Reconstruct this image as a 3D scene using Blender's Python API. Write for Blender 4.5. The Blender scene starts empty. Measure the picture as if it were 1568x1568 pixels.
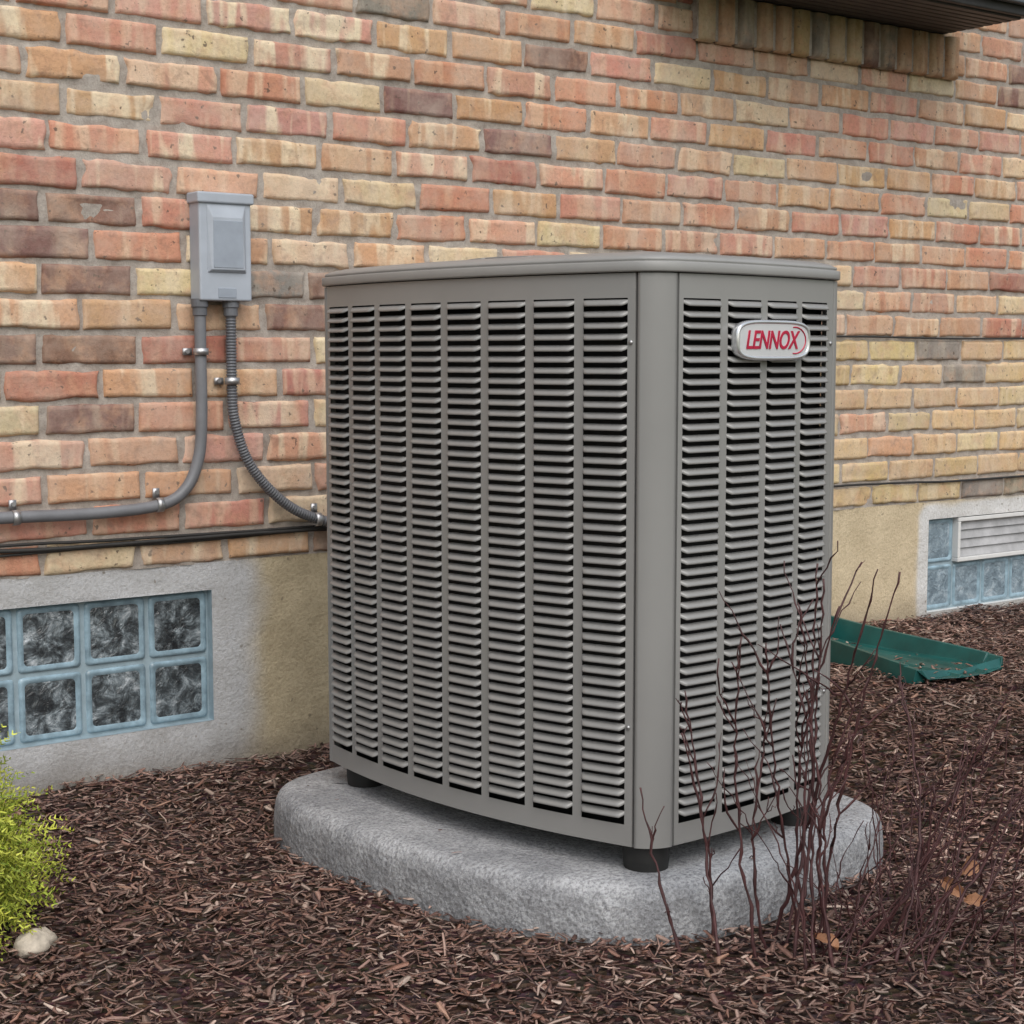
import bpy, math, random
import numpy as np
from mathutils import Vector, Matrix
random.seed(11); rng=np.random.default_rng(7)
scene=bpy.context.scene
# ------------------------------------------------------------ helpers
def h3(ix,iy,iz):
    n=(ix.astype(np.int64)*374761393+iy.astype(np.int64)*668265263+iz.astype(np.int64)*1274126177)&0xffffffff
    n=((n^(n>>13))*1103515245)&0xffffffff
    n=((n^(n>>16))*668265263)&0xffffffff
    return ((n^(n>>15))&0xffff)/65535.0
def vn(x,y,z=0.0):
    x=np.asarray(x,float);y=np.asarray(y,float);z=np.asarray(z,float)+0*x
    ix=np.floor(x);iy=np.floor(y);iz=np.floor(z)
    fx=x-ix;fy=y-iy;fz=z-iz
    fx=fx*fx*(3-2*fx);fy=fy*fy*(3-2*fy);fz=fz*fz*(3-2*fz)
    r=0
    for a in (0,1):
        for b in (0,1):
            for c in (0,1):
                w=(fx if a else 1-fx)*(fy if b else 1-fy)*(fz if c else 1-fz)
                r=r+w*h3(ix+a,iy+b,iz+c)
    return r*2-1
def fbm(x,y,z=0.0,o=3):
    r=0;a=1
    for i in range(o):
        r=r+a*vn(x*2**i+i*17.3,y*2**i+i*5.1,np.asarray(z)*2**i+i*3.7);a*=.5
    return r/1.75
def sstep(a,b,x):
    t=np.clip((x-a)/(b-a),0,1);return t*t*(3-2*t)
def gh(x,y):
    x=np.asarray(x,float);y=np.asarray(y,float)
    return 0.09*sstep(1.95,3.1,x)+0.012*fbm(x*2.2,y*2.2,1.5)+0.007*vn(x*9,y*9,4.)+0.012*sstep(-.18,0,y)
def link(o,parent=None):
    scene.collection.objects.link(o)
    if parent is not None:o.parent=parent
    return o
def mesh(name,verts,faces,mat=None,smooth=False,parent=None,cols=None):
    me=bpy.data.meshes.new(name)
    v=np.asarray(verts,dtype=np.float32)
    if isinstance(faces,np.ndarray):
        k=faces.shape[1];m=len(faces)
        me.vertices.add(len(v));me.vertices.foreach_set('co',v.ravel())
        me.loops.add(m*k);me.loops.foreach_set('vertex_index',faces.astype(np.int32).ravel())
        me.polygons.add(m);me.polygons.foreach_set('loop_start',np.arange(0,m*k,k,dtype=np.int32))
        try: me.polygons.foreach_set('loop_total',np.full(m,k,dtype=np.int32))
        except Exception: pass
        me.update(calc_edges=True)
    else:
        me.from_pydata([tuple(map(float,p)) for p in v],[],[tuple(int(i) for i in f) for f in faces]);me.update()
    if smooth: me.polygons.foreach_set('use_smooth',np.ones(len(me.polygons),dtype=bool))
    if cols:
        for n,c in cols.items():
            a=me.attributes.new(n,'FLOAT_COLOR','POINT')
            c=np.asarray(c,dtype=np.float32)
            if c.shape[1]==3:c=np.hstack([c,np.ones((len(c),1),np.float32)])
            a.data.foreach_set('color',c.ravel())
    if mat:me.materials.append(mat)
    return link(bpy.data.objects.new(name,me),parent)
def empty(name,loc=(0,0,0)):
    e=bpy.data.objects.new(name,None);e.empty_display_size=.1;link(e);return e
def gridfaces(nu,nv,off=0):
    i=np.arange(nu-1)[:,None]*nv+np.arange(nv-1)[None,:]
    return np.stack([i,i+nv,i+nv+1,i+1],-1).reshape(-1,4)+off
class MB:
    def __init__(s): s.v=[];s.f=[];s.n=0
    def add(s,v,f):
        v=np.asarray(v,float).reshape(-1,3)
        s.v.append(v);s.f+= [tuple(int(i)+s.n for i in q) for q in f];s.n+=len(v)
    def box(s,x0,x1,y0,y1,z0,z1):
        p=np.array([[x,y,z] for x in(x0,x1) for y in(y0,y1) for z in(z0,z1)],float)
        s.add(p,[(0,1,3,2),(4,6,7,5),(0,4,5,1),(2,3,7,6),(0,2,6,4),(1,5,7,3)])
    def make(s,name,mat,smooth=False,parent=None,bevel=0,solid=0):
        o=mesh(name,np.vstack(s.v),s.f,mat,smooth,parent)
        if solid:
            m=o.modifiers.new('s','SOLIDIFY');m.thickness=solid
        if bevel:
            m=o.modifiers.new('b','BEVEL');m.width=bevel;m.segments=3;m.limit_method='ANGLE';m.angle_limit=.6
        return o
def catmull(P,n,closed=False):
    P=np.asarray(P,float);N=len(P);out=[]
    segs=N if closed else N-1
    for i in range(segs):
        if closed:a,b,c,d=P[(i-1)%N],P[i],P[(i+1)%N],P[(i+2)%N]
        else:a,b,c,d=P[max(i-1,0)],P[i],P[i+1],P[min(i+2,N-1)]
        for t in np.arange(n)/n:
            out.append(.5*((2*b)+(c-a)*t+(2*a-5*b+4*c-d)*t*t+(-a+3*b-3*c+d)*t**3))
    if not closed:out.append(P[-1])
    return np.array(out)
def sweep(P,R,ns=10,caps=True):
    P=np.asarray(P,float);R=np.broadcast_to(np.asarray(R,float),(len(P),))
    T=np.gradient(P,axis=0);T/=np.linalg.norm(T,axis=1)[:,None]+1e-9
    up=np.array([0,0,1.]) if abs(T[0][2])<.9 else np.array([0,1.,0])
    u=np.cross(T[0],up);u/=np.linalg.norm(u)
    V=[]
    an=np.linspace(0,2*math.pi,ns,endpoint=False)
    for i in range(len(P)):
        u=u-T[i]*np.dot(u,T[i]);u/=np.linalg.norm(u)+1e-9
        w=np.cross(T[i],u)
        V.append(P[i]+R[i]*(np.cos(an)[:,None]*u+np.sin(an)[:,None]*w))
    V=np.vstack(V);F=[]
    for i in range(len(P)-1):
        for j in range(ns):
            k=(j+1)%ns
            F.append((i*ns+j,i*ns+k,(i+1)*ns+k,(i+1)*ns+j))
    if caps:
        F.append(tuple(range(ns))[::-1]);F.append(tuple(range((len(P)-1)*ns,len(P)*ns)))
    return V,F
# ------------------------------------------------------------ materials
class NT:
    def __init__(s,name):
        s.m=bpy.data.materials.new(name);s.m.use_nodes=True;s.t=s.m.node_tree;s.t.nodes.clear()
        s.o=s.n('ShaderNodeOutputMaterial');s.b=s.n('ShaderNodeBsdfPrincipled');s.l(s.b.outputs[0],s.o.inputs[0])
    def n(s,t,**k):
        x=s.t.nodes.new(t)
        for a,b in k.items():setattr(x,a,b)
        return x
    def l(s,a,b):s.t.links.new(a,b)
    def coord(s,scale=(1,1,1)):
        tc=s.n('ShaderNodeTexCoord');mp=s.n('ShaderNodeMapping');mp.inputs['Scale'].default_value=scale
        s.l(tc.outputs['Object'],mp.inputs[0]);return mp.outputs[0]
    def noise(s,vec,scale,detail=4,rough=.6,dist=0):
        x=s.n('ShaderNodeTexNoise');x.inputs['Scale'].default_value=scale;x.inputs['Detail'].default_value=detail
        x.inputs['Roughness'].default_value=rough;x.inputs['Distortion'].default_value=dist;s.l(vec,x.inputs['Vector']);return x.outputs['Fac']
    def ramp(s,f,pts):
        r=s.n('ShaderNodeValToRGB');e=r.color_ramp.elements
        while len(e)<len(pts):e.new(.5)
        for i,(p,c) in enumerate(pts):
            e[i].position=p;e[i].color=(c,c,c,1) if np.isscalar(c) else (*c,1)
        s.l(f,r.inputs[0]);return r.outputs[0]
    def mix(s,f,a,b,mode='MIX'):
        x=s.n('ShaderNodeMix',data_type='RGBA',blend_type=mode)
        for v,i in((f,0),(a,6),(b,7)):
            if isinstance(v,(int,float)):x.inputs[i].default_value=v
            elif isinstance(v,tuple):x.inputs[i].default_value=(*v,1)
            else:s.l(v,x.inputs[i])
        return x.outputs[2]
    def math(s,op,a,b):
        x=s.n('ShaderNodeMath',operation=op)
        for v,i in((a,0),(b,1)):
            if isinstance(v,(int,float)):x.inputs[i].default_value=v
            else:s.l(v,x.inputs[i])
        return x.outputs[0]
    def attr(s,name):
        x=s.n('ShaderNodeAttribute');x.attribute_name=name;return x
    def bump(s,h,strength,dist):
        x=s.n('ShaderNodeBump');x.inputs['Strength'].default_value=strength;x.inputs['Distance'].default_value=dist
        s.l(h,x.inputs['Height']);s.l(x.outputs[0],s.b.inputs['Normal'])
    def set(s,**k):
        for a,b in k.items():
            a={'col':'Base Color','rough':'Roughness','metal':'Metallic','spec':'Specular IOR Level'}[a]
            if isinstance(b,tuple):s.b.inputs[a].default_value=(*b,1)
            elif isinstance(b,(int,float)):s.b.inputs[a].default_value=b
            else:s.l(b,s.b.inputs[a])
def simple(name,col,rough=.5,metal=0,var=.15,sc=12,bump=0,bsc=200,bd=.001,spec=.5):
    t=NT(name);c=t.coord()
    f=t.noise(c,sc,5)
    a=tuple(x*(1-var) for x in col);b=tuple(min(1,x*(1+var)) for x in col)
    t.set(col=t.mix(t.ramp(f,[(.3,0.),(.7,1.)]),a,b),rough=rough,metal=metal,spec=spec)
    if bump:t.bump(t.noise(c,bsc,3),bump,bd)
    return t.m
# brick
t=NT('brick_clay')
bc=t.attr('bcol');bp=t.attr('bprm')
sep=t.n('ShaderNodeSeparateColor');t.l(bp.outputs['Color'],sep.inputs[0])
tc=t.n('ShaderNodeTexCoord')
off=t.n('ShaderNodeVectorMath',operation='SCALE');t.l(bp.outputs['Color'],off.inputs[0]);off.inputs['Scale'].default_value=13.
ad=t.n('ShaderNodeVectorMath',operation='ADD');t.l(tc.outputs['Object'],ad.inputs[0]);t.l(off.outputs[0],ad.inputs[1])
mp=t.n('ShaderNodeMapping');mp.inputs['Scale'].default_value=(1,.5,.16);t.l(ad.outputs[0],mp.inputs[0])
st=t.noise(mp.outputs[0],27,2,.5,.3)
mask=t.ramp(st,[(.48,0.),(.60,1.)])
mask=t.math('MULTIPLY',mask,sep.outputs[0])
blot=t.noise(ad.outputs[0],20,4,.65)
c1=t.mix(mask,bc.outputs['Color'],(.84,.71,.51))
c2=t.mix(t.math('MULTIPLY',t.ramp(blot,[(.48,0.),(.66,1.)]),.45),c1,(.62,.36,.23))
blot2=t.noise(ad.outputs[0],31,3,.6,.5)
c2=t.mix(t.math('MULTIPLY',t.ramp(blot2,[(.56,0.),(.70,1.)]),.40),c2,(.28,.17,.13))
fine=t.noise(tc.outputs['Object'],130,4,.7)
c3=t.mix(.42,c2,t.ramp(fine,[(.25,(.47,.44,.42)),(.55,(1.,1.,1.))]),'MULTIPLY')
pit=t.noise(tc.outputs['Object'],75,2,.5)
c4=t.mix(t.ramp(pit,[(.27,.8),(.32,0.)]),c3,(.12,.09,.07))
big=t.noise(tc.outputs['Object'],8,5,.65)
c5=t.mix(t.math('MULTIPLY',t.ramp(big,[(.42,0.),(.70,1.)]),.42),c4,(.62,.53,.45))
t.set(col=c5,rough=.9,spec=.2)
hh=t.math('ADD',t.noise(tc.outputs['Object'],60,5,.7),t.math('MULTIPLY',t.noise(tc.outputs['Object'],330,3,.7),.4))
t.bump(hh,.6,.004);M_brick=t.m
# mortar
t=NT('mortar');c=t.coord()
n1=t.noise(c,30,5,.65);n2=t.noise(c,300,3,.7)
col=t.mix(t.ramp(n1,[(.35,0.),(.7,1.)]),(.35,.305,.27),(.55,.50,.45))
col=t.mix(.45,col,t.ramp(n2,[(.3,(.55,.55,.55)),(.6,(1.,1.,1.))]),'MULTIPLY')
t.set(col=col,rough=.95,spec=.15);t.bump(t.math('ADD',n1,n2),.6,.003);M_mortar=t.m
# foundation
t=NT('painted_stucco');c=t.coord();a=t.attr('fcol')
n1=t.noise(c,9,5,.65);n2=t.noise(c,140,4,.7);n3=t.noise(c,45,2,.5)
col=t.mix(.6,a.outputs['Color'],t.ramp(n1,[(.3,(.66,.64,.6)),(.62,(1.,1.,1.))]),'MULTIPLY')
col=t.mix(.5,col,t.ramp(n2,[(.32,(.6,.57,.52)),(.55,(1.,1.,1.))]),'MULTIPLY')
col=t.mix(t.ramp(n3,[(.27,.6),(.31,0.)]),col,(.16,.13,.09))
t.set(col=col,rough=.88,spec=.25);t.bump(t.math('ADD',t.noise(c,55,5,.7),t.math('MULTIPLY',n2,.6)),.6,.006);M_found=t.m
# pad concrete
t=NT('pad_concrete');c=t.coord()
n1=t.noise(c,9,6,.7);n2=t.noise(c,190,4,.75);vo=t.n('ShaderNodeTexVoronoi');vo.inputs['Scale'].default_value=110;t.l(c,vo.inputs['Vector'])
col=t.mix(t.ramp(n1,[(.38,0.),(.62,1.)]),(.36,.37,.39),(.56,.57,.59))
col=t.mix(.75,col,t.ramp(n2,[(.37,(.28,.28,.29)),(.56,(1.,1.,1.))]),'MULTIPLY')
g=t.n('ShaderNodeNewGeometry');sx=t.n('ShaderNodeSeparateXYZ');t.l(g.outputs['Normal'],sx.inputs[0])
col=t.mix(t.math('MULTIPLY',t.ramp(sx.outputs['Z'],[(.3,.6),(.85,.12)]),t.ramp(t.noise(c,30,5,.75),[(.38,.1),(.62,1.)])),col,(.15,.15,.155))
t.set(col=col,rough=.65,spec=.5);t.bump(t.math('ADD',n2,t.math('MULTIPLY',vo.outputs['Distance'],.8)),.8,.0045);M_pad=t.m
# ground
t=NT('mulch_soil');c=t.coord()
n1=t.noise(c,14,6,.7);vo=t.n('ShaderNodeTexVoronoi');vo.inputs['Scale'].default_value=75;t.l(c,vo.inputs['Vector'])
col=t.mix(t.ramp(n1,[(.35,0.),(.7,1.)]),(.05,.028,.023),(.15,.095,.08))
mu=t.mix(.4,col,vo.outputs['Color'],'MULTIPLY')
sx=t.n('ShaderNodeSeparateXYZ');t.l(c,sx.inputs[0])
lawn=t.mix(t.noise(c,60,4),(.03,.06,.015),(.09,.14,.03))
wob=t.math('ADD',sx.outputs['Y'],t.math('MULTIPLY',t.noise(c,2,3),.5))
lm=t.ramp(t.math('MULTIPLY',wob,-.1),[(.30,0.),(.31,1.)])
t.set(col=t.mix(lm,mu,lawn),rough=.95,spec=.15);t.bump(t.math('ADD',n1,vo.outputs['Distance']),.9,.02);M_ground=t.m
# chips
t=NT('wood_chips');c=t.coord();a=t.attr('ccol')
n=t.noise(c,220,3,.6)
t.set(col=t.mix(.45,a.outputs['Color'],t.ramp(n,[(.3,(.55,.55,.55)),(.65,(1.,1.,1.))]),'MULTIPLY'),rough=.5,spec=.5)
t.bump(n,.5,.002);M_chip=t.m
M_paint=simple('grey_enamel',(.268,.266,.260),.30,0,.05,5,.08,500,.0004,.6)
M_post=simple('grey_enamel_post',(.258,.256,.250),.38,0,.05,5,.10,500,.0004)
M_lid=simple('grey_lid_plastic',(.29,.287,.280),.40,0,.06,9,.15,400,.0005)
M_dark=simple('coil_dark',(.012,.012,.013),.7,.0,.3,80)
M_rub=simple('black_rubber',(.012,.012,.012),.6,0,.2,30)
M_box=simple('grey_box_enamel',(.40,.44,.50),.42,0,.07,18,.1,300,.0005)
M_boxp=simple('box_label_panel',(.31,.35,.41),.5,0,.08,30)
M_cond=simple('pvc_conduit',(.18,.185,.20),.45,0,.15,20,.2,120,.001)
M_flex=simple('flex_conduit',(.13,.135,.15),.5,0,.15,20)
M_zinc=simple('zinc_clamp',(.5,.5,.51),.4,.8,.2,60)
M_cable=simple('black_cable',(.03,.029,.028),.6,0,.3,20)
M_green=simple('green_plastic',(.008,.085,.080),.4,0,.3,12,.2,60,.002)
M_white=simple('white_pvc',(.70,.70,.69),.5,0,.06,20)
M_stem=simple('red_twig',(.070,.026,.027),.6,0,.5,40,.3,200,.001)
M_darkwood=simple('dark_painted_wood',(.035,.033,.033),.55,0,.3,20,.3,60,.002)
M_trim=simple('bluegrey_trim',(.10,.12,.14),.5,0,.15,15)
M_stone=simple('pale_stone',(.50,.44,.36),.85,0,.35,40,.6,60,.006)
M_jnt=simple('glass_block_joint',(.29,.38,.43),.6,0,.2,25,.3,120,.001)
M_silver=simple('badge_silver',(.75,.76,.78),.22,.7,.05,10)
M_red=simple('badge_red',(.45,.01,.05),.4,0,.05,10)
M_bface=simple('badge_face',(.72,.73,.76),.3,.3,.04,10)
M_pane=simple('window_glass',(.03,.04,.05),.08,0,.2,4)
def gblock(name,cols,sc):
    t=NT(name);c=t.coord()
    n=t.noise(c,sc,6,.72,.5);n2=t.noise(c,8,3,.5)
    w=t.ramp(n,[(.40,cols[0]),(.49,cols[1]),(.56,cols[2]),(.66,cols[3])])
    w=t.mix(t.math('MULTIPLY',t.ramp(n2,[(.4,0.),(.6,1.)]),.35),w,cols[1])
    t.set(col=w,rough=.08,spec=.8);t.bump(t.noise(c,34,4,.6,.8),.7,.012);return t.m
M_gb=gblock('wavy_glass_block',[(.025,.029,.033),(.08,.095,.105),(.21,.25,.275),(.52,.57,.61)],26)
M_gb2=gblock('pale_glass_block',[(.14,.19,.23),(.22,.29,.34),(.32,.40,.46),(.50,.57,.62)],20)
M_gbrim=simple('glass_block_rim',(.26,.37,.44),.14,0,.35,30)
t=NT('dry_leaf');c=t.coord();t.set(col=t.mix(t.noise(c,60,3),(.28,.11,.05),(.42,.24,.14)),rough=.7);M_leaf=t.m
t=NT('thread_foliage');a=t.attr('ccol');t.set(col=a.outputs['Color'],rough=.55,spec=.3);M_fol=t.m

# ------------------------------------------------------------ house
house=empty('brick_house')
PZ=.0677;PX=.1975;Z0=.436
X0,X1,ZT=-2.0,7.5,3.0
rows=int((ZT-Z0)/PZ)
bu=np.array([0,.012,.03,.06,.11,.18,.26,.34,.42,.5,.58,.66,.74,.82,.89,.94,.97,.988,1])
bv=np.array([0,.04,.1,.2,.35,.5,.65,.8,.9,.96,1])
U,V=np.meshgrid(bu,bv,indexing='ij');U=U.ravel();V=V.ravel()
salm=(.60,.285,.195);ora=(.63,.375,.225);crm=(.72,.56,.36);drk=(.24,.135,.11);gry=(.28,.245,.215);red=(.43,.17,.125);yel=(.68,.50,.27);pnk=(.64,.345,.255)
VV=[];CC=[];PP=[];FF=[];k=0;gf=gridfaces(len(bu),len(bv))
for r in range(rows):
    xs=X0-(.5*PX if r%2 else 0)+random.uniform(-.012,.012)
    while xs<X1:
        L=PX+random.gauss(0,.0035)
        jx=.0034+abs(random.gauss(0,.0014));jz=.0030+abs(random.gauss(0,.0013))
        a,b=xs+jx,xs+L-jx;tilt=random.gauss(0,.0013)
        z0=Z0+r*PZ+jz+random.gauss(0,.0009);z1=Z0+(r+1)*PZ-jz+random.gauss(0,.0009)
        x=a+(b-a)*U;z=z0+(z1-z0)*V+tilt*(U-.5)
        s=random.random()*50
        amp=random.choice([.002,.0035,.006])
        x=x+amp*.9*vn(z*45,U*0+s,0)*(np.abs(U-.5)*2)**3
        z=z+amp*(.7*vn(x*20+s,V*3,s)+.5*vn(x*55+s,V*3,s))*(np.abs(V-.5)*2)**2
        dx=np.minimum(U*(b-a),(1-U)*(b-a));dz=np.minimum(V,1-V)*(z1-z0)
        d=np.minimum(dx,dz)
        edge=np.clip(1-d/.0055,0,1)**1.7
        y=-.0055+edge*.015+.0020*fbm(x*30+s,z*30,s)+random.gauss(0,.0013)
        if random.random()<.17:
            y=y+.0065*sstep(.1,.6,fbm(x*14+s,z*20,s+3))
        VV.append(np.stack([x,y,z],1));FF.append(gf+k);k+=len(x)
        zc=(z0+z1)/2;xc=(a+b)/2
        q=random.random()
        if zc<.90 and xc>2.75:
            base,mot=(yel,.3) if q<.82 else ((ora,.5) if q<.96 else (gry,.2))
        elif xc>2.6:
            base,mot=[(salm,.6),(pnk,.5),(ora,.6),(crm,.4),(drk,.3),(red,.2),(gry,.3)][int(np.searchsorted([.28,.50,.76,.91,.945,.97],q))]
        else:
            base,mot=[(salm,.4),(pnk,.9),(ora,.8),(crm,.6),(drk,.2),(red,.2),(gry,.2)][int(np.searchsorted([.27,.47,.72,.87,.955,.985],q))]
        base=np.array(base)*random.uniform(.84,1.08)*np.array([1,random.uniform(.93,1.07),random.uniform(.9,1.1)])
        CC.append(np.tile(base,(len(x),1)));PP.append(np.tile([mot*random.uniform(.4,1.2),random.random(),random.random()],(len(x),1)))
        xs+=L
mesh('brick_wall',np.vstack(VV),np.vstack(FF),M_brick,True,house,{'bcol':np.vstack(CC),'bprm':np.vstack(PP)})
gx=np.concatenate([np.arange(-2,.8,.05),np.arange(.8,5.0,.008),np.arange(5.0,7.55,.05)])
gz=np.concatenate([[Z0],np.arange(Z0+.008,2.1,.008),np.arange(2.1,3.01,.05)])
A,B=np.meshgrid(gx,gz,indexing='ij');A=A.ravel();B=B.ravel()
yy=.0012+.0040*fbm(A*26,B*26,2.)+.0016*vn(A*95,B*95,7.)-.0015*fbm(A*5,B*5,9.)
mesh('mortar',np.stack([A,yy,B],1),gridfaces(len(gx),len(gz)),M_mortar,True,house)
# foundation with window openings
WINS=[(.833,1.518,.105,.380),(3.813,4.498,.112,.386)]
def axis(lo,hi,step,breaks):
    pts=[lo]+sorted(breaks)+[hi];o=[]
    for p,q in zip(pts[:-1],pts[1:]):
        n=max(1,int(round((q-p)/step)));o+=list(np.linspace(p,q,n,endpoint=False))
    return np.array(o+[hi])
fx=axis(-2,7.5,.013,[w[i] for w in WINS for i in(0,1)])
fz=axis(-.15,Z0+.002,.012,[.105,.112,.380,.386])
A,B=np.meshgrid(fx,fz,indexing='ij');A=A.ravel();B=B.ravel()
def rd(w):
    dx=np.maximum(np.maximum(w[0]-A,A-w[1]),0);dz=np.maximum(np.maximum(w[2]-B,B-w[3]),0);return np.hypot(dx,dz)
d1,d2=rd(WINS[0]),rd(WINS[1])
wn=fbm(A*12,B*12,3.)
beige=np.array([.52,.44,.30]);beiger=np.array([.66,.55,.38]);grey=np.array([.54,.55,.57]);white=np.array([.74,.74,.74])
m=sstep(2.2,2.8,A)[:,None];col=beige*(1-m)+beiger*m
m1=(1-sstep(.06,.15,d1+.03*wn))[:,None]
m1=np.maximum(m1,((1-sstep(1.50,1.66,A+.04*wn))*(A>.3)*(1-sstep(.08,.14,B)))[:,None]*.75)
col=col*(1-m1)+grey*(1-.15*sstep(.1,0,B)[:,None])*m1
m2=(1-sstep(.035,.055,d2+.012*wn))[:,None];col=col*(1-m2)+white*m2
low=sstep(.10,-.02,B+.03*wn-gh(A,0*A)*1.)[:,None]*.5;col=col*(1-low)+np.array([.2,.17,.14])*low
rough=np.where(d1<.1,.3,1.)*np.where(A>2.6,.4,1.)
fy=.001+.0022*rough*fbm(A*40,B*40,5.)+.003*fbm(A*5,B*5,1.)
fy=np.where((d1<1e-6)|(d2<1e-6),.001,fy)
F=gridfaces(len(fx),len(fz));cx=A[F].mean(1);cz=B[F].mean(1);keep=np.ones(len(F),bool)
for w in WINS:keep&=~((cx>w[0])&(cx<w[1])&(cz>w[2])&(cz<w[3]))
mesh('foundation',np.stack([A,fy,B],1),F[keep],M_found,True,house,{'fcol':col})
for wi,w in enumerate(WINS):
    x0,x1,z0,z1=w;mb=MB();D=.030
    for q in ([(x0,z0),(x1,z0)],[(x1,z0),(x1,z1)],[(x1,z1),(x0,z1)],[(x0,z1),(x0,z0)]):
        (a,b),(c,d)=q;mb.add([(a,.0005,b),(c,.0005,d),(c,D+.02,d),(a,D+.02,b)],[(0,1,2,3)])
    mb.make('window_reveal',M_white if wi else M_jnt,False,house)
    mb=MB();mb.box(x0-.002,x1+.002,D-.008,D+.06,z0-.002,z1+.002);mb.make('block_joints',M_jnt,False,house)
    rim=MB();pan=MB();nb=5;bw=(x1-x0)/nb;bh=(z1-z0)/2
    for i in range(nb):
        for j in range(2):
            if wi==1 and j==1 and 1<=i<=3:continue
            cx_,cz_=x0+(i+.5)*bw,z0+(j+.5)*bh
            def ring(h,yv,n=6,cr=.014):
                o=[]
                for (sx_,sz_,a0) in((1,1,0),(-1,1,90),(-1,-1,180),(1,-1,270)):
                    for kk in range(n):
                        an=math.radians(a0+90*kk/(n-1));rr=min(cr,h)
                        o.append((cx_+sx_*(h*bw-rr)+rr*math.cos(an),yv,cz_+sz_*(h*bh-rr)+rr*math.sin(an)))
                return o
            rs=[ring(.468,D-.006,cr=.007),ring(.458,D-.0115,cr=.008),ring(.42,D-.013,cr=.009),ring(.375,D-.009,cr=.009)]
            v=sum(rs,[]);n=24;f=[]
            for a in range(3):
                for b in range(n):f.append((a*n+b,(a+1)*n+b,(a+1)*n+(b+1)%n,a*n+(b+1)%n))
            rim.add(v,f)
            g=rs[3];pan.add(g+[(cx_,D-.012,cz_)],[(b,24,(b+1)%24) for b in range(24)])
    rim.make('glass_block_rims',M_gbrim,True,house);pan.make('glass_block_panes',M_gb2 if wi else M_gb,True,house)
w=WINS[1];bw=(w[1]-w[0])/5;vx0,vx1,vz0,vz1=w[0]+bw,w[0]+4*bw,w[2]+(w[3]-w[2])/2+.002,w[3]-.003
mb=MB();f=.012
mb.box(vx0,vx1,.0,.03,vz0,vz0+f);mb.box(vx0,vx1,.0,.03,vz1-f,vz1);mb.box(vx0,vx0+f,.0005,.03,vz0+f,vz1-f);mb.box(vx1-f,vx1,.0005,.03,vz0+f,vz1-f)
mb.make('vent_frame',M_white,False,house,bevel=.002)
mb=MB()
for i in range(4):
    h=(vz1-vz0-2*f)/4
    zz=vz0+f+i*h
    mb.add([(vx0+f,.010,zz+.001),(vx1-f,.010,zz+.001),(vx1-f,.017,zz+h*.97),(vx0+f,.017,zz+h*.97)],[(0,1,2,3)])
mb.make('vent_slats',simple('vent_grey',(.42,.42,.43),.35,0,.25,18),False,house,solid=.002)
# rowlock sill under bay
VV=[];FF=[];CC=[];PP=[];k=0;x=2.85;gf2=gridfaces(7,9)
while x<3.80:
    w_=.0677;u=np.array([0,.06,.2,.5,.8,.94,1]);v=np.array([0,.04,.12,.3,.5,.7,.88,.96,1])
    U2,V2=np.meshgrid(u,v,indexing='ij');U2=U2.ravel();V2=V2.ravel()
    xx=x+.005+(w_-.010)*U2;zz=1.640+.116*V2
    d=np.minimum(np.minimum(xx-x-.005,x+w_-.005-xx),zz-1.640)
    yv=-.036+np.clip(1-d/.007,0,1)**1.5*.022+.002*fbm(xx*40,zz*40,x)
    VV.append(np.stack([xx,yv,zz],1));FF.append(gf2+k);k+=len(xx)
    b=np.array(random.choice([crm,yel,ora,gry,ora,drk]))*random.uniform(.6,.85)
    CC.append(np.tile(b,(len(xx),1)));PP.append(np.tile([.3,random.random(),random.random()],(len(xx),1)));x+=w_
xe=x
mesh('rowlock_sill',np.vstack(VV),np.vstack(FF),M_brick,True,house,{'bcol':np.vstack(CC),'bprm':np.vstack(PP)})
mb=MB();mb.box(2.852,xe-.003,-.022,.002,1.645,1.757);mb.make('rowlock_mortar',M_mortar,False,house)
mb=MB();mb.box(2.70,3.812,-.30,.02,1.765,1.86);mb.box(2.74,3.78,-.26,.02,1.86,1.95)
for i in range(9):mb.box(2.70+.02,3.812-.02,-.285+i*.03,-.285+i*.03+.026,1.759,1.767)
mb.make('bay_base',M_darkwood,False,house,bevel=.004)
mb=MB();mb.box(2.68,3.832,-.325,-.301,1.79,1.875);mb.box(3.813,3.834,-.30,.0,1.79,1.875);mb.make('bay_trim',M_trim,False,house,bevel=.004)
mb=MB()
for xx in(2.75,3.09,3.43,3.74):mb.box(xx,xx+.035,-.255,-.215,1.951,2.85)
mb.box(2.75,3.775,-.258,-.212,2.82,2.9);mb.box(2.75,3.775,-.257,-.213,1.951,1.99);mb.make('bay_frame',M_white,False,house,bevel=.003)
mb=MB();mb.box(2.76,3.765,-.235,.0,1.952,2.84);mb.make('bay_glass',M_pane,False,house)
mb=MB();mb.box(-2,7.5,-.35,.1,3.0,3.12);mb.make('eave',M_darkwood,False,house)

# ------------------------------------------------------------ ground
def nonuni(lo,a,b,hi,st):
    c=np.arange(a,b,st);l=[];d=st;x=a
    while x>lo:d*=1.35;x-=d;l.append(x)
    r=[];d=st;x=b
    while x<hi:r.append(x);d*=1.35;x+=d
    return np.array(l[::-1]+list(c)+r)
gx=nonuni(-90,.2,5.2,90,.022);gy=nonuni(-120,-2.6,.06,40,.022)
A,B=np.meshgrid(gx,gy,indexing='ij');A=A.ravel();B=B.ravel()
far=np.hypot(A-2,B+1)
Zg=np.where(far<12,gh(A,B),.09*sstep(1.95,3.1,A))-.004
mesh('ground',np.stack([A,B,Zg],1),gridfaces(len(gx),len(gy)),M_ground,True)
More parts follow.
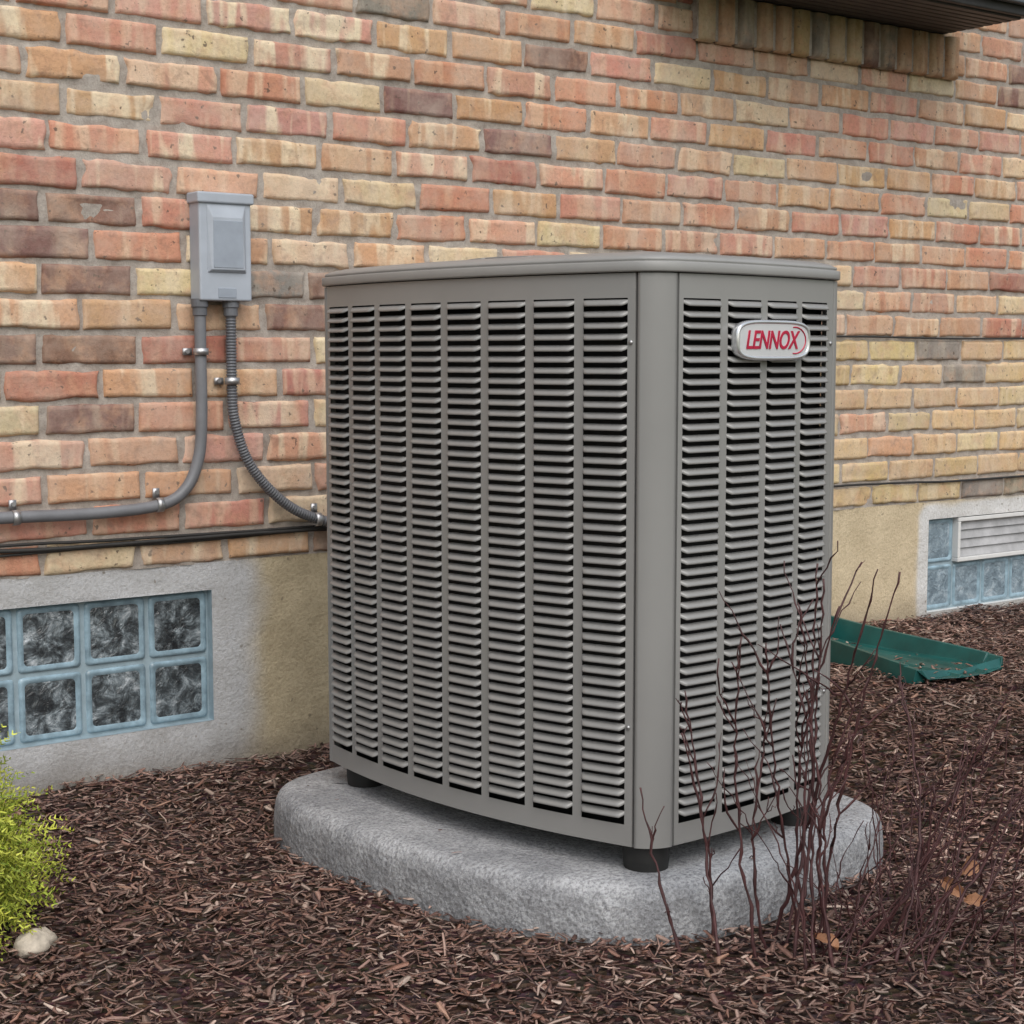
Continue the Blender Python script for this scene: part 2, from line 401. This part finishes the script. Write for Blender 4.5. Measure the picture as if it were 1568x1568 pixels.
# pad
padc=[(1.368,-.56),(1.362,-.75),(1.380,-.93),(1.432,-1.13),(1.522,-1.278),(1.64,-1.342),(1.80,-1.340),(1.97,-1.318),(2.12,-1.275),(2.200,-1.19),(2.225,-.97),(2.225,-.62),(2.17,-.45),(2.0,-.385),(1.78,-.38),(1.57,-.395),(1.43,-.44)]
po=catmull(padc,8,True);cen=po.mean(0);n=len(po)
T=np.roll(po,-1,0)-np.roll(po,1,0);T/=np.linalg.norm(T,axis=1)[:,None];N=np.stack([T[:,1],-T[:,0]],1)
if np.sum(N*(po-cen))<0:N=-N
prof=[(-.008,-.12),(0,-.0),(.0,.03),(-.002,.05),(-.004,.062),(-.009,.0725),(-.016,.0795),(-.025,.084),(-.038,.086),(-.07,.086),(-.15,.086)]
VV=[]
for o,z in prof:
    p=po+N*o;zz=np.full(n,z)
    zz=zz+.0006*fbm(p[:,0]*12,p[:,1]*12,z*20);p=p+N*(.0012*fbm(po[:,0]*10,po[:,1]*10,z*20.))[:,None]
    VV.append(np.column_stack([p,zz]))
for s in(.5,.25):
    p=cen+(po+N*-.15-cen)*s;VV.append(np.column_stack([p,np.full(n,.086)]))
VV=np.vstack(VV);F=[]
R_=len(prof)+2
for a in range(R_-1):
    for b in range(n):F.append((a*n+b,a*n+(b+1)%n,(a+1)*n+(b+1)%n,(a+1)*n+b))
F.append(tuple(range((R_-1)*n,R_*n)))
mesh('concrete_pad',VV,F,M_pad,True)
def in_pad(x,y,sc=1.0):
    P=cen+(po-cen)*sc;c=np.zeros(len(x),bool);j=len(P)-1
    for i in range(len(P)):
        xi,yi=P[i];xj,yj=P[j]
        cond=((yi>y)!=(yj>y))&(x<(xj-xi)*(y-yi)/(yj-yi+1e-12)+xi);c^=cond;j=i
    return c
# mulch chips
def chips(N,xr,yr,ln,wd,zr,name,pal,onpad=False):
    x=rng.uniform(*xr,N);y=rng.uniform(*yr,N)
    k=(in_pad(x,y,.93) if onpad else ~in_pad(x,y,.985))&(y<-.004);x=x[k];y=y[k];N=len(x)
    L=rng.uniform(*ln,N)*rng.choice([.5,.75,1,1.3],N);W=rng.uniform(*wd,N)*rng.choice([.7,1,1.5],N);yaw=rng.uniform(0,2*np.pi,N);pi=rng.normal(0,.04 if onpad else .25,N);ro=rng.uniform(0,2*np.pi,N)
    z=(0*x+.088 if onpad else gh(x,y))+rng.uniform(zr[0],zr[1],N)
    d=np.stack([np.cos(yaw)*np.cos(pi),np.sin(yaw)*np.cos(pi),np.sin(pi)],1)
    s=np.stack([-np.sin(yaw),np.cos(yaw),0*yaw],1);u=np.cross(d,s)
    P=[];c0=np.stack([x,y,z],1);bend=rng.normal(0,.10,N)
    wa=rng.uniform(.3,.95,N);wb=rng.uniform(.3,.95,N)
    for a,ww in((-.5,wa),(0.05,np.ones(N)),(.5,wb)):
        cc=c0+d*(a*L)[:,None]+s*(bend*L*(1-4*a*a))[:,None]
        for q in range(3):
            an=ro*.25+q*2.094
            P.append(cc+(s*np.cos(an)[:,None]*1.0+u*np.sin(an)[:,None]*.36)*(W*ww*.5)[:,None])
    V=np.stack(P,1).reshape(-1,3);b=np.arange(N)[:,None,None]*9
    q=np.array([[0,1,4,3],[1,2,5,4],[2,0,3,5],[3,4,7,6],[4,5,8,7],[5,3,6,8]])[None]
    F=(b+q).reshape(-1,4)
    pal=np.array(pal);c=pal[rng.integers(0,len(pal),N)]*rng.uniform(.6,1.35,(N,1))
    patch=1+.45*fbm(x*3,y*3,11.)
    c=c*patch[:,None]
    return mesh(name,V,F,M_chip,False,None,{'ccol':np.repeat(c,9,0)})
pal=[(.21,.115,.09),(.25,.145,.115),(.155,.082,.066),(.29,.175,.14),(.34,.21,.17),(.23,.13,.105),(.08,.048,.042),(.44,.32,.265),(.28,.145,.105),(.39,.26,.21)]
mul=chips(95000,(.35,4.9),(-2.35,0),(.010,.026),(.003,.008),(-.002,.010),'wood_mulch',pal)
m2=chips(10000,(.35,4.9),(-2.35,0),(.014,.034),(.005,.011),(.004,.014),'mulch_top',pal+[(.46,.34,.28),(.54,.42,.35),(.36,.21,.15)])
m2.parent=mul
m3=chips(7000,(-1.5,.35),(-2.6,0),(.02,.04),(.005,.009),(0,.01),'mulch_edge',pal);m3.parent=mul
m4=chips(45,(1.3,2.3),(-1.35,-.35),(.006,.014),(.002,.004),(0,.001),'mulch_crumbs',pal,True);m4.parent=mul

# ------------------------------------------------------------ condenser
unit=empty('air_conditioner_condenser')
ZB,ZTOP=.127,.986
def arc(P,Q,sag):
    P=np.array(P,float);Q=np.array(Q,float);c=np.linalg.norm(Q-P);d=(Q-P)/c;nrm=np.array([d[1],-d[0]])
    if sag<1e-5:
        return (lambda s:(P+d*s*c)),(lambda s:nrm),c
    R=(c*c/4+sag*sag)/(2*sag);ce=(P+Q)/2-nrm*(R-sag);th=math.asin(c/2/R)
    a0=math.atan2(*(nrm[::-1]))
    def f(s):
        a=a0+(2*s-1)*th;return ce+R*np.array([math.cos(a),math.sin(a)])
    def nf(s):
        a=a0+(2*s-1)*th;return np.array([math.cos(a),math.sin(a)])
    return f,nf,2*th*R
L=(1.495,-.52);Ap=(1.589,-1.249);Bp=(1.644,-1.280);Rp=(2.030,-1.231);R2=(2.058,-1.198);K=(2.035,-.50);K2=(2.00,-.465);L2=(1.53,-.485)
faces_def=[('side_louver_panel',L,Ap,.048,8,.014,.014),('front_louver_panel',Bp,Rp,.013,4,.010,.022),('far_louver_panel',R2,K,.03,8,.014,.014)]
NR=47;ZL0,ZL1=.163,.947;pt=(ZL1-ZL0)/NR
for nm,P,Q,sag,nc,m0,m1 in faces_def:
    f,nf,ln=arc(P,Q,sag)
    g=.0015/ln;m0/=ln;m1/=ln;gap=.0165/ln
    cw=(1-m0-m1-gap*(nc-1))/nc
    mb=MB()
    def pnt(s,d,z):
        p=f(s)+nf(s)*d;return (p[0],p[1],z)
    def strip(s0,s1,z0,z1,ns):
        ss=np.linspace(s0,s1,ns+1);v=[]
        for s in ss:v+= [pnt(s,0,z0),pnt(s,0,z1)]
        mb.add(v,[(2*i,2*i+2,2*i+3,2*i+1) for i in range(ns)])
    strip(g,1-g,ZB,ZL0-.003,24);strip(g,1-g,ZL1+.003,ZTOP,24)
    for s in(g,1-g):mb.add([pnt(s,0,ZB),pnt(s,0,ZTOP),pnt(s,-.015,ZTOP),pnt(s,-.015,ZB)],[(0,1,2,3)])
    ss=np.linspace(g,1-g,25);v=[]
    for s in ss:v+=[pnt(s,0,ZB),pnt(s,-.02,ZB)]
    mb.add(v,[(2*i,2*i+1,2*i+3,2*i+2) for i in range(24)])
    cols=[(m0+i*(cw+gap),m0+i*(cw+gap)+cw) for i in range(nc)]
    e=[g]+[q for c in cols for q in c]+[1-g]
    for i in range(0,len(e),2):strip(e[i],e[i+1],ZL0-.003,ZL1+.003,2)
    mb.make(nm,M_paint,True,unit)
    prof=[(0.001,-.003),(0,0),(-.0014,.0034),(-.0038,.0066),(-.0062,.0078),(-.0082,.0079),(-.0088,.0069),(-.0084,.0045)]
    bl=MB();NS=9
    for (s0,s1) in cols:
        for r in range(NR):
            zt=ZL1-r*pt;v=[];jd=random.uniform(.94,1.06)
            for i in range(NS+1):
                tt=[0,.03,.08,.16,.35,.65,.84,.92,.97,1][i];s=s0+(s1-s0)*tt
                e_=min(1,math.sin(min(1,min(tt,1-tt)/.09)*math.pi/2))
                for dz,d in prof:v.append(pnt(s,d*e_*jd if d>0 else d,zt+dz*(.55+.45*e_)))
            k=len(prof)
            bl.add(v,[(i*k+j,i*k+j+1,(i+1)*k+j+1,(i+1)*k+j) for i in range(NS) for j in range(k-1)])
    bl.make(nm+'_blades',M_paint,True,unit)
def post(P,Q,na,nb,name):
    P=np.array(P);Q=np.array(Q);d=(Q-P)/np.linalg.norm(Q-P);nr=np.array([d[1],-d[0]]);ln=np.linalg.norm(Q-P)
    o=[]
    o.append(P+na*-.015)
    for s in np.linspace(.03,.97,13):
        o.append(P+d*ln*s+nr*(.0085*(1-abs(2*s-1)**2.2)))
    o.append(Q+nb*-.015)
    v=[];mb=MB()
    for p in o:v+=[(p[0],p[1],ZB-.001),(p[0],p[1],ZTOP)]
    mb.add(v,[(2*i,2*i+2,2*i+3,2*i+1) for i in range(len(o)-1)])
    mb.make(name,M_post,True,unit)
post(Ap,Bp,np.array([-.97,-.2]),np.array([.1,-.99]),'corner_post')
post(Rp,R2,np.array([.1,-.99]),np.array([.99,.05]),'corner_post_far')
post(K,K2,np.array([.99,.05]),np.array([.0,1.]),'corner_post_rear')
post(L2,L,np.array([.0,1.]),np.array([-.99,.1]),'corner_post_wall')
mb=MB();mb.add([(K2[0],K2[1],ZB),(L2[0],L2[1],ZB),(L2[0],L2[1],ZTOP),(K2[0],K2[1],ZTOP)],[(0,1,2,3)]);mb.make('rear_panel',M_paint,False,unit)
outl=[]
for P,Q,sag in((L,Ap,.048),(Ap,Bp,.008),(Bp,Rp,.013),(Rp,R2,.006),(R2,K,.03),(K,K2,.006),(K2,L2,0.0),(L2,L,.006)):
    f,_,ln=arc(P,Q,sag)
    ns=max(3,int(ln/.03))
    for s in np.arange(ns)/ns:outl.append(f(s))
outl=np.array(outl);oc=outl.mean(0);n=len(outl)
T=np.roll(outl,-1,0)-np.roll(outl,1,0);T/=np.linalg.norm(T,axis=1)[:,None];N=np.stack([T[:,1],-T[:,0]],1)
for _ in range(2):N=(N+np.roll(N,1,0)+np.roll(N,-1,0));N/=np.linalg.norm(N,axis=1)[:,None]
def loft(name,prof,mat,closebot=False,closetop=True,parent=unit,smooth=True):
    VV=[]
    for o,z in prof:VV.append(np.column_stack([outl+N*o,np.full(n,z)]))
    F=[]
    for a in range(len(prof)-1):
        for b in range(n):F.append((a*n+b,a*n+(b+1)%n,(a+1)*n+(b+1)%n,(a+1)*n+b))
    if closetop:F.append(tuple(range((len(prof)-1)*n,len(prof)*n)))
    if closebot:F.append(tuple(range(n))[::-1])
    return mesh(name,np.vstack(VV),F,mat,smooth,parent)
loft('coil_core',[(-.022,ZB+.01),(-.022,ZTOP-.002)],M_dark,True,True)
loft('base_pan',[(-.003,ZB+.004),(-.012,ZB-.004),(-.03,ZB-.004)],M_paint,False,True)
loft('lid_seam',[(-.006,ZTOP-.003),(-.006,ZTOP+.004)],M_dark,False,True)
loft('lid',[(-.010,ZTOP+.0015),(.004,ZTOP+.0015),(.006,ZTOP+.0022),(.0068,ZTOP+.004),(.0068,ZTOP+.0150),(.0060,ZTOP+.0162),(.0015,ZTOP+.0165),(.0005,ZTOP+.0170),(.0005,ZTOP+.0182),(.0015,ZTOP+.0190),(.0008,ZTOP+.0220),(-.010,ZTOP+.0268),(-.035,ZTOP+.032),(-.07,ZTOP+.035),(-.12,ZTOP+.036)],M_lid,True,True)
mb=MB();fc=np.array([1.78,-.86])
for i in range(9):
    r=.03+i*.019;a=np.linspace(0,2*math.pi,49)
    P=np.column_stack([fc[0]+r*np.cos(a),fc[1]+r*np.sin(a),np.full(49,ZTOP+.0385+.002*(1-(r/.19)**2))])
    mb.add(*sweep(P,.0014,6,False))
for k in range(6):
    a=k*math.pi/6
    P=np.array([[fc[0]+s*math.cos(a),fc[1]+s*math.sin(a),ZTOP+.0375+.002*(1-(s/.19)**2)] for s in np.linspace(-.19,.19,15)]);mb.add(*sweep(P,.0014,6))
mb.make('fan_guard',M_lid,True,unit)
a=np.linspace(0,2*math.pi,48,endpoint=False);mesh('fan_opening',np.column_stack([fc[0]+.188*np.cos(a),fc[1]+.188*np.sin(a),np.full(48,ZTOP+.0366)]),[tuple(range(48))],M_dark,False,unit)
mb=MB()
for p in((1.632,-1.232),(1.99,-1.195),(1.545,-.56),(1.99,-.52)):
    a=np.linspace(0,2*math.pi,21)[:-1]
    for (r0,z0),(r1,z1) in (((.034,.082),(.036,.10)),((.036,.10),(.036,.126))):
        v=[(p[0]+r0*math.cos(t_),p[1]+r0*math.sin(t_),z0) for t_ in a]+[(p[0]+r1*math.cos(t_),p[1]+r1*math.sin(t_),z1) for t_ in a]
        mb.add(v,[(i,(i+1)%20,20+(i+1)%20,20+i) for i in range(20)])
mb.make('feet',M_rub,True,unit)
mb=MB()
def screw(p,nrm,r=.0032):
    nrm=Vector((nrm[0],nrm[1],0)).normalized();q=nrm.to_track_quat('Z','Y').to_matrix()
    v=[Vector(p)+q@Vector((r*math.cos(t_),r*math.sin(t_),h)) for h in(0,.002) for t_ in np.linspace(0,2*math.pi,13)[:-1]]
    mb.add(v,[(i,(i+1)%12,12+(i+1)%12,12+i) for i in range(12)]+[tuple(range(12,24))])
f,nf,ln=arc(L,Ap,.048)
for z in(.31,.885):
    p=f(.989)+nf(.989)*.0005;screw((p[0],p[1],z),nf(.989))
f,nf,ln=arc(Bp,Rp,.013)
for z in(.31,.885):
    p=f(.975)+nf(.975)*.0005;screw((p[0],p[1],z),nf(.975))
mb.make('screws',M_zinc,True,unit)
p=f(.505);nn=nf(.505);ex=Vector((-nn[1],nn[0],0));ey=Vector((0,0,1));ez=Vector((nn[0],nn[1],0))
BM=Matrix(((ex.x,ey.x,ez.x,p[0]+ez.x*.0095),(ex.y,ey.y,ez.y,p[1]+ez.y*.0095),(ex.z,ey.z,ez.z,.889),(0,0,0,1)))
def sup(w_,h_,z,n_=64,e=4.0):
    o=[]
    for t_ in np.linspace(0,2*math.pi,n_,endpoint=False):
        c,s=math.cos(t_),math.sin(t_);o.append((w_*math.copysign(abs(c)**(2/e),c),h_*math.copysign(abs(s)**(2/e),s),z))
    return o
W_,H_=.0925,.0310
rs=[sup(W_*.97,H_*.95,-.009),sup(W_,H_,-.003),sup(W_,H_,.004),sup(W_-.002,H_-.002,.0065),sup(W_-.0045,H_-.0045,.0065),sup(W_-.006,H_-.006,.0048)]
v=[BM@Vector(q) for r in rs for q in r];F=[(a*64+b,a*64+(b+1)%64,(a+1)*64+(b+1)%64,(a+1)*64+b) for a in range(5) for b in range(64)]
mesh('badge_rim',v,F,M_silver,True,unit)
mesh('badge_face',[BM@Vector(q) for q in rs[-1]],[tuple(range(64))],M_bface,False,unit)
cu=bpy.data.curves.new('badge_lettering','FONT');cu.body='LENNOX';cu.size=.036;cu.shear=.25;cu.extrude=.0006;cu.offset=.0005;cu.align_x='CENTER';cu.align_y='CENTER';cu.space_character=.95
cu.materials.append(M_red);to=bpy.data.objects.new('badge_lettering',cu);link(to);to.parent=unit;to.matrix_world=BM@Matrix.Translation((-.007,-.001,.0054))@Matrix.Diagonal((.92,1.1,1,1))
mb=MB();pp=[BM@Vector((.052+.028*math.cos(t_),.0+.0205*math.sin(t_),.0052)) for t_ in np.linspace(-1.75,1.75,24)]
mb.add(*sweep([tuple(q) for q in pp],.0011,6));mb.make('badge_swoosh',M_red,True,unit)

# ------------------------------------------------------------ disconnect box, conduits, cables
db=empty('electrical_disconnect_box')
mb=MB();mb.box(1.480,1.596,-.050,-.004,.974,1.178);mb.make('enclosure',M_box,False,db,bevel=.004)
mb=MB();mb.box(1.475,1.601,-.056,-.003,1.168,1.190);mb.make('hood',M_box,False,db,bevel=.004)
mb=MB()
x0,x1,z0,z1=1.497,1.583,1.030,1.166
v=[(x0,-.0503,z0),(x1,-.0503,z0),(x1,-.0503,z1),(x0,-.0503,z1),(x0+.006,-.058,z0+.006),(x1-.006,-.058,z0+.006),(x1-.010,-.058,z1-.026),(x0+.010,-.058,z1-.026)]
mb.add(v,[(0,1,5,4),(1,2,6,5),(2,3,7,6),(3,0,4,7),(4,5,6,7)]);mb.make('raised_cover',M_box,False,db,bevel=.0015)
mb=MB();mb.box(1.507,1.573,-.0590,-.0575,1.040,1.134);mb.make('cover_panel',M_boxp,False,db,bevel=.0007)
mb=MB();mb.box(1.520,1.560,-.0515,-.0495,.980,1.0);mb.make('hasp',M_boxp,False,db,bevel=.001)
def clamp(p,axis_,par):
    mb=MB();r=.0148;w_=.007;v=[]
    ang=np.linspace(0,math.pi,13)
    for h in(-w_,w_):
        for a in ang:
            c,s=r*math.cos(a),r*math.sin(a)
            q=(p[0]+c,p[1]-s,p[2]+h) if axis_=='z' else (p[0]+h,p[1]-s,p[2]+c);v.append(q)
    mb.add(v,[(i,i+1,14+i,13+i) for i in range(12)])
    if axis_=='z':mb.box(p[0]-r-.018,p[0]-r+.002,-.016,-.012,p[2]-w_,p[2]+w_)
    else:mb.box(p[0]-w_,p[0]+w_,-.016,-.012,p[2]+r-.002,p[2]+r+.018)
    mb.make('pipe_strap',M_zinc,True,par,solid=.0015)
    mb=MB()
    c=(p[0]-r-.010,-.016,p[2]) if axis_=='z' else (p[0],-.016,p[2]+r+.010)
    a=np.linspace(0,2*math.pi,9)[:-1]
    v=[(c[0]+.0045*math.cos(t_),c[1]-h,c[2]+.0045*math.sin(t_)) for h in(0,.005) for t_ in a]
    mb.add(v,[(i,(i+1)%8,8+(i+1)%8,8+i) for i in range(8)]+[tuple(range(8,16))])
    mb.make('strap_bolt',M_zinc,False,par)
c1=empty('electrical_conduit')
P=catmull([(1.489,-.028,.975),(1.489,-.028,.92),(1.489,-.028,.83),(1.4885,-.028,.74),(1.481,-.028,.66),(1.452,-.028,.597),(1.395,-.028,.566),(1.262,-.028,.557),(1.07,-.028,.559),(.7,-.028,.56),(.2,-.028,.56),(-.4,-.028,.56)],10)
mb=MB();mb.add(*sweep(P,.0118,16));mb.make('rigid_pipe',M_cond,True,c1)
fit=[(0,.978),(0,.962),(0,.961),(0,.945),(0,.943)]
mb=MB();mb.add(*sweep([(1.489,-.028,z) for _,z in fit],[.017,.017,.0145,.0145,.0115],16));mb.make('pipe_fitting',M_flex,False,c1)
clamp((1.489,-.028,.872),'z',c1);clamp((1.392,-.028,.566),'x',c1);clamp((1.098,-.028,.558),'x',c1)
c2=empty('electrical_conduit')
P=catmull([(1.558,-.028,.975),(1.558,-.028,.92),(1.558,-.028,.80),(1.562,-.028,.736),(1.588,-.028,.654),(1.635,-.028,.591),(1.697,-.028,.541),(1.768,-.030,.512),(1.85,-.06,.49),(1.88,-.2,.46),(1.87,-.40,.42),(1.86,-.47,.42)],40)
sg=np.concatenate([[0],np.cumsum(np.linalg.norm(np.diff(P,axis=0),axis=1))])
ss=np.arange(0,sg[-1],.0013);P=np.stack([np.interp(ss,sg,P[:,i]) for i in range(3)],1)
mb=MB();mb.add(*sweep(P,.0104+.0012*np.sin(ss/.0062*2*math.pi),12));mb.make('flexible_pipe',M_flex,True,c2)
mb=MB();mb.add(*sweep([(1.558,-.028,z) for _,z in fit],[.017,.017,.0145,.0145,.011],16));mb.make('pipe_fitting',M_flex,False,c2)
clamp((1.558,-.028,.812),'z',c2);clamp((1.755,-.028,.515),'x',c2)
cab=empty('wall_cable')
mb=MB()
for k,(r,zz,yv,xe_) in enumerate(((.0032,.501,-.012,7.4),(.0042,.4925,-.014,2.1),(.0028,.484,-.010,2.1))):
    xs=np.arange(-1.9,xe_,.06);P=np.column_stack([xs,yv+0*xs,zz+.0055*vn(xs*2.3,xs*0+k*9,k)+.0018*vn(xs*7,xs*0+k*3,k)]);mb.add(*sweep(catmull(P,2),r,8))
xs=np.arange(1.9,7.4,.06);P=np.column_stack([xs,-.01+0*xs,.912+.003*vn(xs*2.3,xs*0,2)]);mb.add(*sweep(catmull(P,2),.0028,8))
mb.make('cable_runs',M_cable,True,cab)

# ------------------------------------------------------------ splash block
sb=empty('downspout_splash_block')
Ls=np.linspace(0,1,15);v=[];nP=0
for l in Ls:
    w_=.115+.045*sstep(.15,1,l);hgt=.068-.034*l;fl=.012
    y0=-.02-.60*l
    pr=[(-w_,0),(-w_+.006,hgt),(-w_+.018,hgt),(-w_+.032,fl),(-w_*.33,fl),(-w_*.28,fl+.006),(-w_*.22,fl),(w_*.22,fl),(w_*.28,fl+.006),(w_*.33,fl),(w_-.032,fl),(w_-.018,hgt),(w_-.006,hgt),(w_,0)]
    nP=len(pr)
    for i,(a,b) in enumerate(pr):
        yy=y0+(0.05*(abs(a)/w_)**2 if l>.9 else 0)
        v.append((a,yy,b))
F=[(i*nP+j,i*nP+j+1,(i+1)*nP+j+1,(i+1)*nP+j) for i in range(14) for j in range(nP-1)]
F+= [tuple(range(14*nP,15*nP))]
mb=MB();mb.add(v,F);mb.box(-.10,.10,-.035,-.018,0,.07)
o=mb.make('splash_tray',M_green,False,sb,bevel=.003)
o.matrix_world=Matrix.Translation((3.225,-.03,.092))@Matrix.Rotation(math.radians(-3),4,'Z')

# ------------------------------------------------------------ bare shrub
Rv=np.array([.801,-.599,0]);Fv=np.array([.599,.801,0])
sh=MB();base=np.array([1.72,-1.50,0])
def stem(p0,p1,r0,depth=0,bow=.04):
    L_=np.linalg.norm(p1-p0);n_=max(4,int(L_/.016));P=[]
    side=rng.normal(0,bow,3)*L_;side[2]*=.3
    for i in range(n_+1):
        s=i/n_;P.append(p0+(p1-p0)*s+side*math.sin(s*math.pi)+rng.normal(0,.0015,3)*(1 if 0<i<n_ else 0))
    P=np.array(P);r=r0*(1-.55*np.linspace(0,1,n_+1));r=r*(1+.6*(rng.random(n_+1)<.4))
    sh.add(*sweep(P,r,5))
    if depth<2:
        for _ in range(rng.integers(2,6) if depth==0 else rng.integers(0,3)):
            s=rng.uniform(.25,.95);q=P[int(s*n_)];d=(p1-p0)/L_
            dd=d*.9+rng.normal(0,.32,3);dd[2]=abs(dd[2])*.8+.15;dd/=np.linalg.norm(dd)
            stem(q,q+dd*L_*rng.uniform(.10,.30),r0*.6,depth+1,.06)
tips=[(.055,.58,-.01),(.105,.565,.02),(0,.57,0),(-.035,.52,-.02),(-.085,.47,-.06),(-.12,.48,-.03),(.03,.51,.03),(-.185,.38,-.12),(-.25,.24,-.19),(-.195,.33,-.14),(.14,.39,.07),(.23,.31,.10),(.31,.26,.13),(-.02,.42,-.03),(.06,.42,.03),(.02,.35,.02),(.17,.25,.08),(-.06,.38,-.06),(-.05,.48,-.01),(.02,.54,.01),(.27,.35,.14),(.36,.30,.16)]
for a,z,b in tips:
    dp=rng.normal(0,.06);p0=base+Rv*(b+rng.normal(0,.025))+Fv*rng.normal(0,.05);p0[2]=gh(p0[0],p0[1])-.01
    p1=base+Rv*a+Fv*dp;p1[2]=z
    stem(p0,p1,.0022)
for _ in range(60):
    b=rng.uniform(-.02,.28);p0=base+Rv*b+Fv*rng.normal(.05,.08);p0[2]=gh(p0[0],p0[1])-.005
    p1=p0+Rv*rng.normal(.07,.12)+Fv*rng.normal(0,.1);p1[2]=rng.uniform(.08,.36)
    stem(p0,p1,.0011,1)
sh.make('bare_twig_shrub',M_stem,True)
lf=MB()
def leaf(p,s):
    q=Matrix.Rotation(rng.uniform(0,6.28),4,'Z')@Matrix.Rotation(rng.normal(0,.5),4,'X')@Matrix.Rotation(rng.normal(0,.4),4,'Y')
    v=[]
    for i in range(7):
        t_=i/6;w_=.42*math.sin(math.pi*min(1,t_*.96+.03))**.7*(1+.25*(i%2))
        for sg_ in(-1,0,1):v.append(Vector(p)+q@(Vector((t_-.5,sg_*w_*.6,.18*abs(sg_)+.12*math.sin(t_*5)))*s))
    lf.add(v,[(i*3+j,i*3+j+1,(i+1)*3+j+1,(i+1)*3+j) for i in range(6) for j in range(2)])
for x,y,z,s in((1.93,-1.60,.12,.045),(1.915,-1.59,.09,.04),(1.94,-1.61,.07,.035),(1.72,-1.52,.03,.04)):leaf((x,y,z),s)
for _ in range(7):
    x=rng.uniform(.6,4.4);y=rng.uniform(-2.2,-.1)
    if not in_pad(np.array([x]),np.array([y]),1.05)[0]:leaf((x,y,float(gh(x,y))+.010),rng.uniform(.015,.025))
lf.make('dry_leaves',M_leaf,False)
# rock
a=np.linspace(0,2*math.pi,24,endpoint=False);b=np.linspace(-1.5,1.5,13);A,B=np.meshgrid(b,a,indexing='ij')
d=np.stack([np.cos(A)*np.cos(B),np.cos(A)*np.sin(B),np.sin(A)],-1).reshape(-1,3)
r=1+.45*fbm(d[:,0]*1.6+5,d[:,1]*1.6,d[:,2]*1.6)
V=d*r[:,None]*np.array([.034,.024,.021])+np.array([.830,-.800,.012])
F=[(i*24+j,i*24+(j+1)%24,(i+1)*24+(j+1)%24,(i+1)*24+j) for i in range(12) for j in range(24)]
mesh('rock',V,F,M_stone,True)
# evergreen shrub
VV=[];CC=[];FF=[];k=0
cc=np.array([.690,-.638,.055])
for i in range(3000):
    dr=rng.normal(0,1,3);dr[2]=abs(dr[2])*.9-.08;dr/=np.linalg.norm(dr)
    rad=rng.uniform(.35,1.0)**.5
    lump=1+.18*math.sin(dr[0]*7+1)*math.cos(dr[1]*6+dr[2]*4)+.07*rng.normal()
    tip=cc+dr*np.array([.205,.205,.31])*rad*lump
    p=tip-dr*.055;n_=9
    droop=rng.uniform(.01,.03)
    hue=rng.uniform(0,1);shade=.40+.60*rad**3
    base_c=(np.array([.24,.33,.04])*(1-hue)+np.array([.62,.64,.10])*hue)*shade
    sd=np.cross(dr,rng.normal(0,1,3));sd/=np.linalg.norm(sd);up=np.cross(sd,dr)
    for j in range(n_):
        s=j/(n_-1);q=p+dr*.07*s-np.array([0,0,droop*s*s])
        for sg_ in(-1,1):
            dd=dr*.6+sd*sg_*rng.uniform(.4,.9)+up*rng.normal(0,.4);dd/=np.linalg.norm(dd)
            l_=rng.uniform(.008,.016)*(1.1-s*.6);w_=np.cross(dd,rng.normal(0,1,3));w_/=np.linalg.norm(w_);w_*=.0014
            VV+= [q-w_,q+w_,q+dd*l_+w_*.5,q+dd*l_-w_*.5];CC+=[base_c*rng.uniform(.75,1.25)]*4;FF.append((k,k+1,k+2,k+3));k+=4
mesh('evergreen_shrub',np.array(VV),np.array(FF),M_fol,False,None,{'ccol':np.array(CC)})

# ------------------------------------------------------------ light, camera
el=math.radians(50);az=math.radians(250)
sd=Vector((math.cos(el)*math.cos(az),math.cos(el)*math.sin(az),math.sin(el)))
su=bpy.data.lights.new('sun','SUN');su.energy=1.5;su.angle=math.radians(60);su.color=(1,.98,.955)
so=bpy.data.objects.new('sun',su);link(so);so.rotation_euler=sd.to_track_quat('Z','Y').to_euler()
w=bpy.data.worlds.new('World');scene.world=w;w.use_nodes=True;nt=w.node_tree
bg=nt.nodes['Background'];sk=nt.nodes.new('ShaderNodeTexSky');sk.sky_type='NISHITA';sk.sun_disc=False
sk.sun_elevation=el;sk.sun_rotation=math.pi/2-az;sk.dust_density=3;sk.air_density=1.6;sk.ozone_density=1
hs=nt.nodes.new('ShaderNodeHueSaturation');hs.inputs['Saturation'].default_value=.55
nt.links.new(sk.outputs[0],hs.inputs['Color']);nt.links.new(hs.outputs[0],bg.inputs[0]);bg.inputs[1].default_value=.15
cam=bpy.data.cameras.new('camera');cam.lens=57.56;cam.sensor_width=36;cam.clip_end=500
co=bpy.data.objects.new('camera',cam);link(co);co.location=(0,-3.07,.87)
p=math.radians(5.56);az=math.radians(53.2)
co.rotation_euler=Vector((math.cos(az)*math.cos(p),math.sin(az)*math.cos(p),-math.sin(p))).to_track_quat('-Z','Y').to_euler()
scene.camera=co
scene.view_settings.view_transform='Standard';scene.view_settings.look='None';scene.view_settings.exposure=0
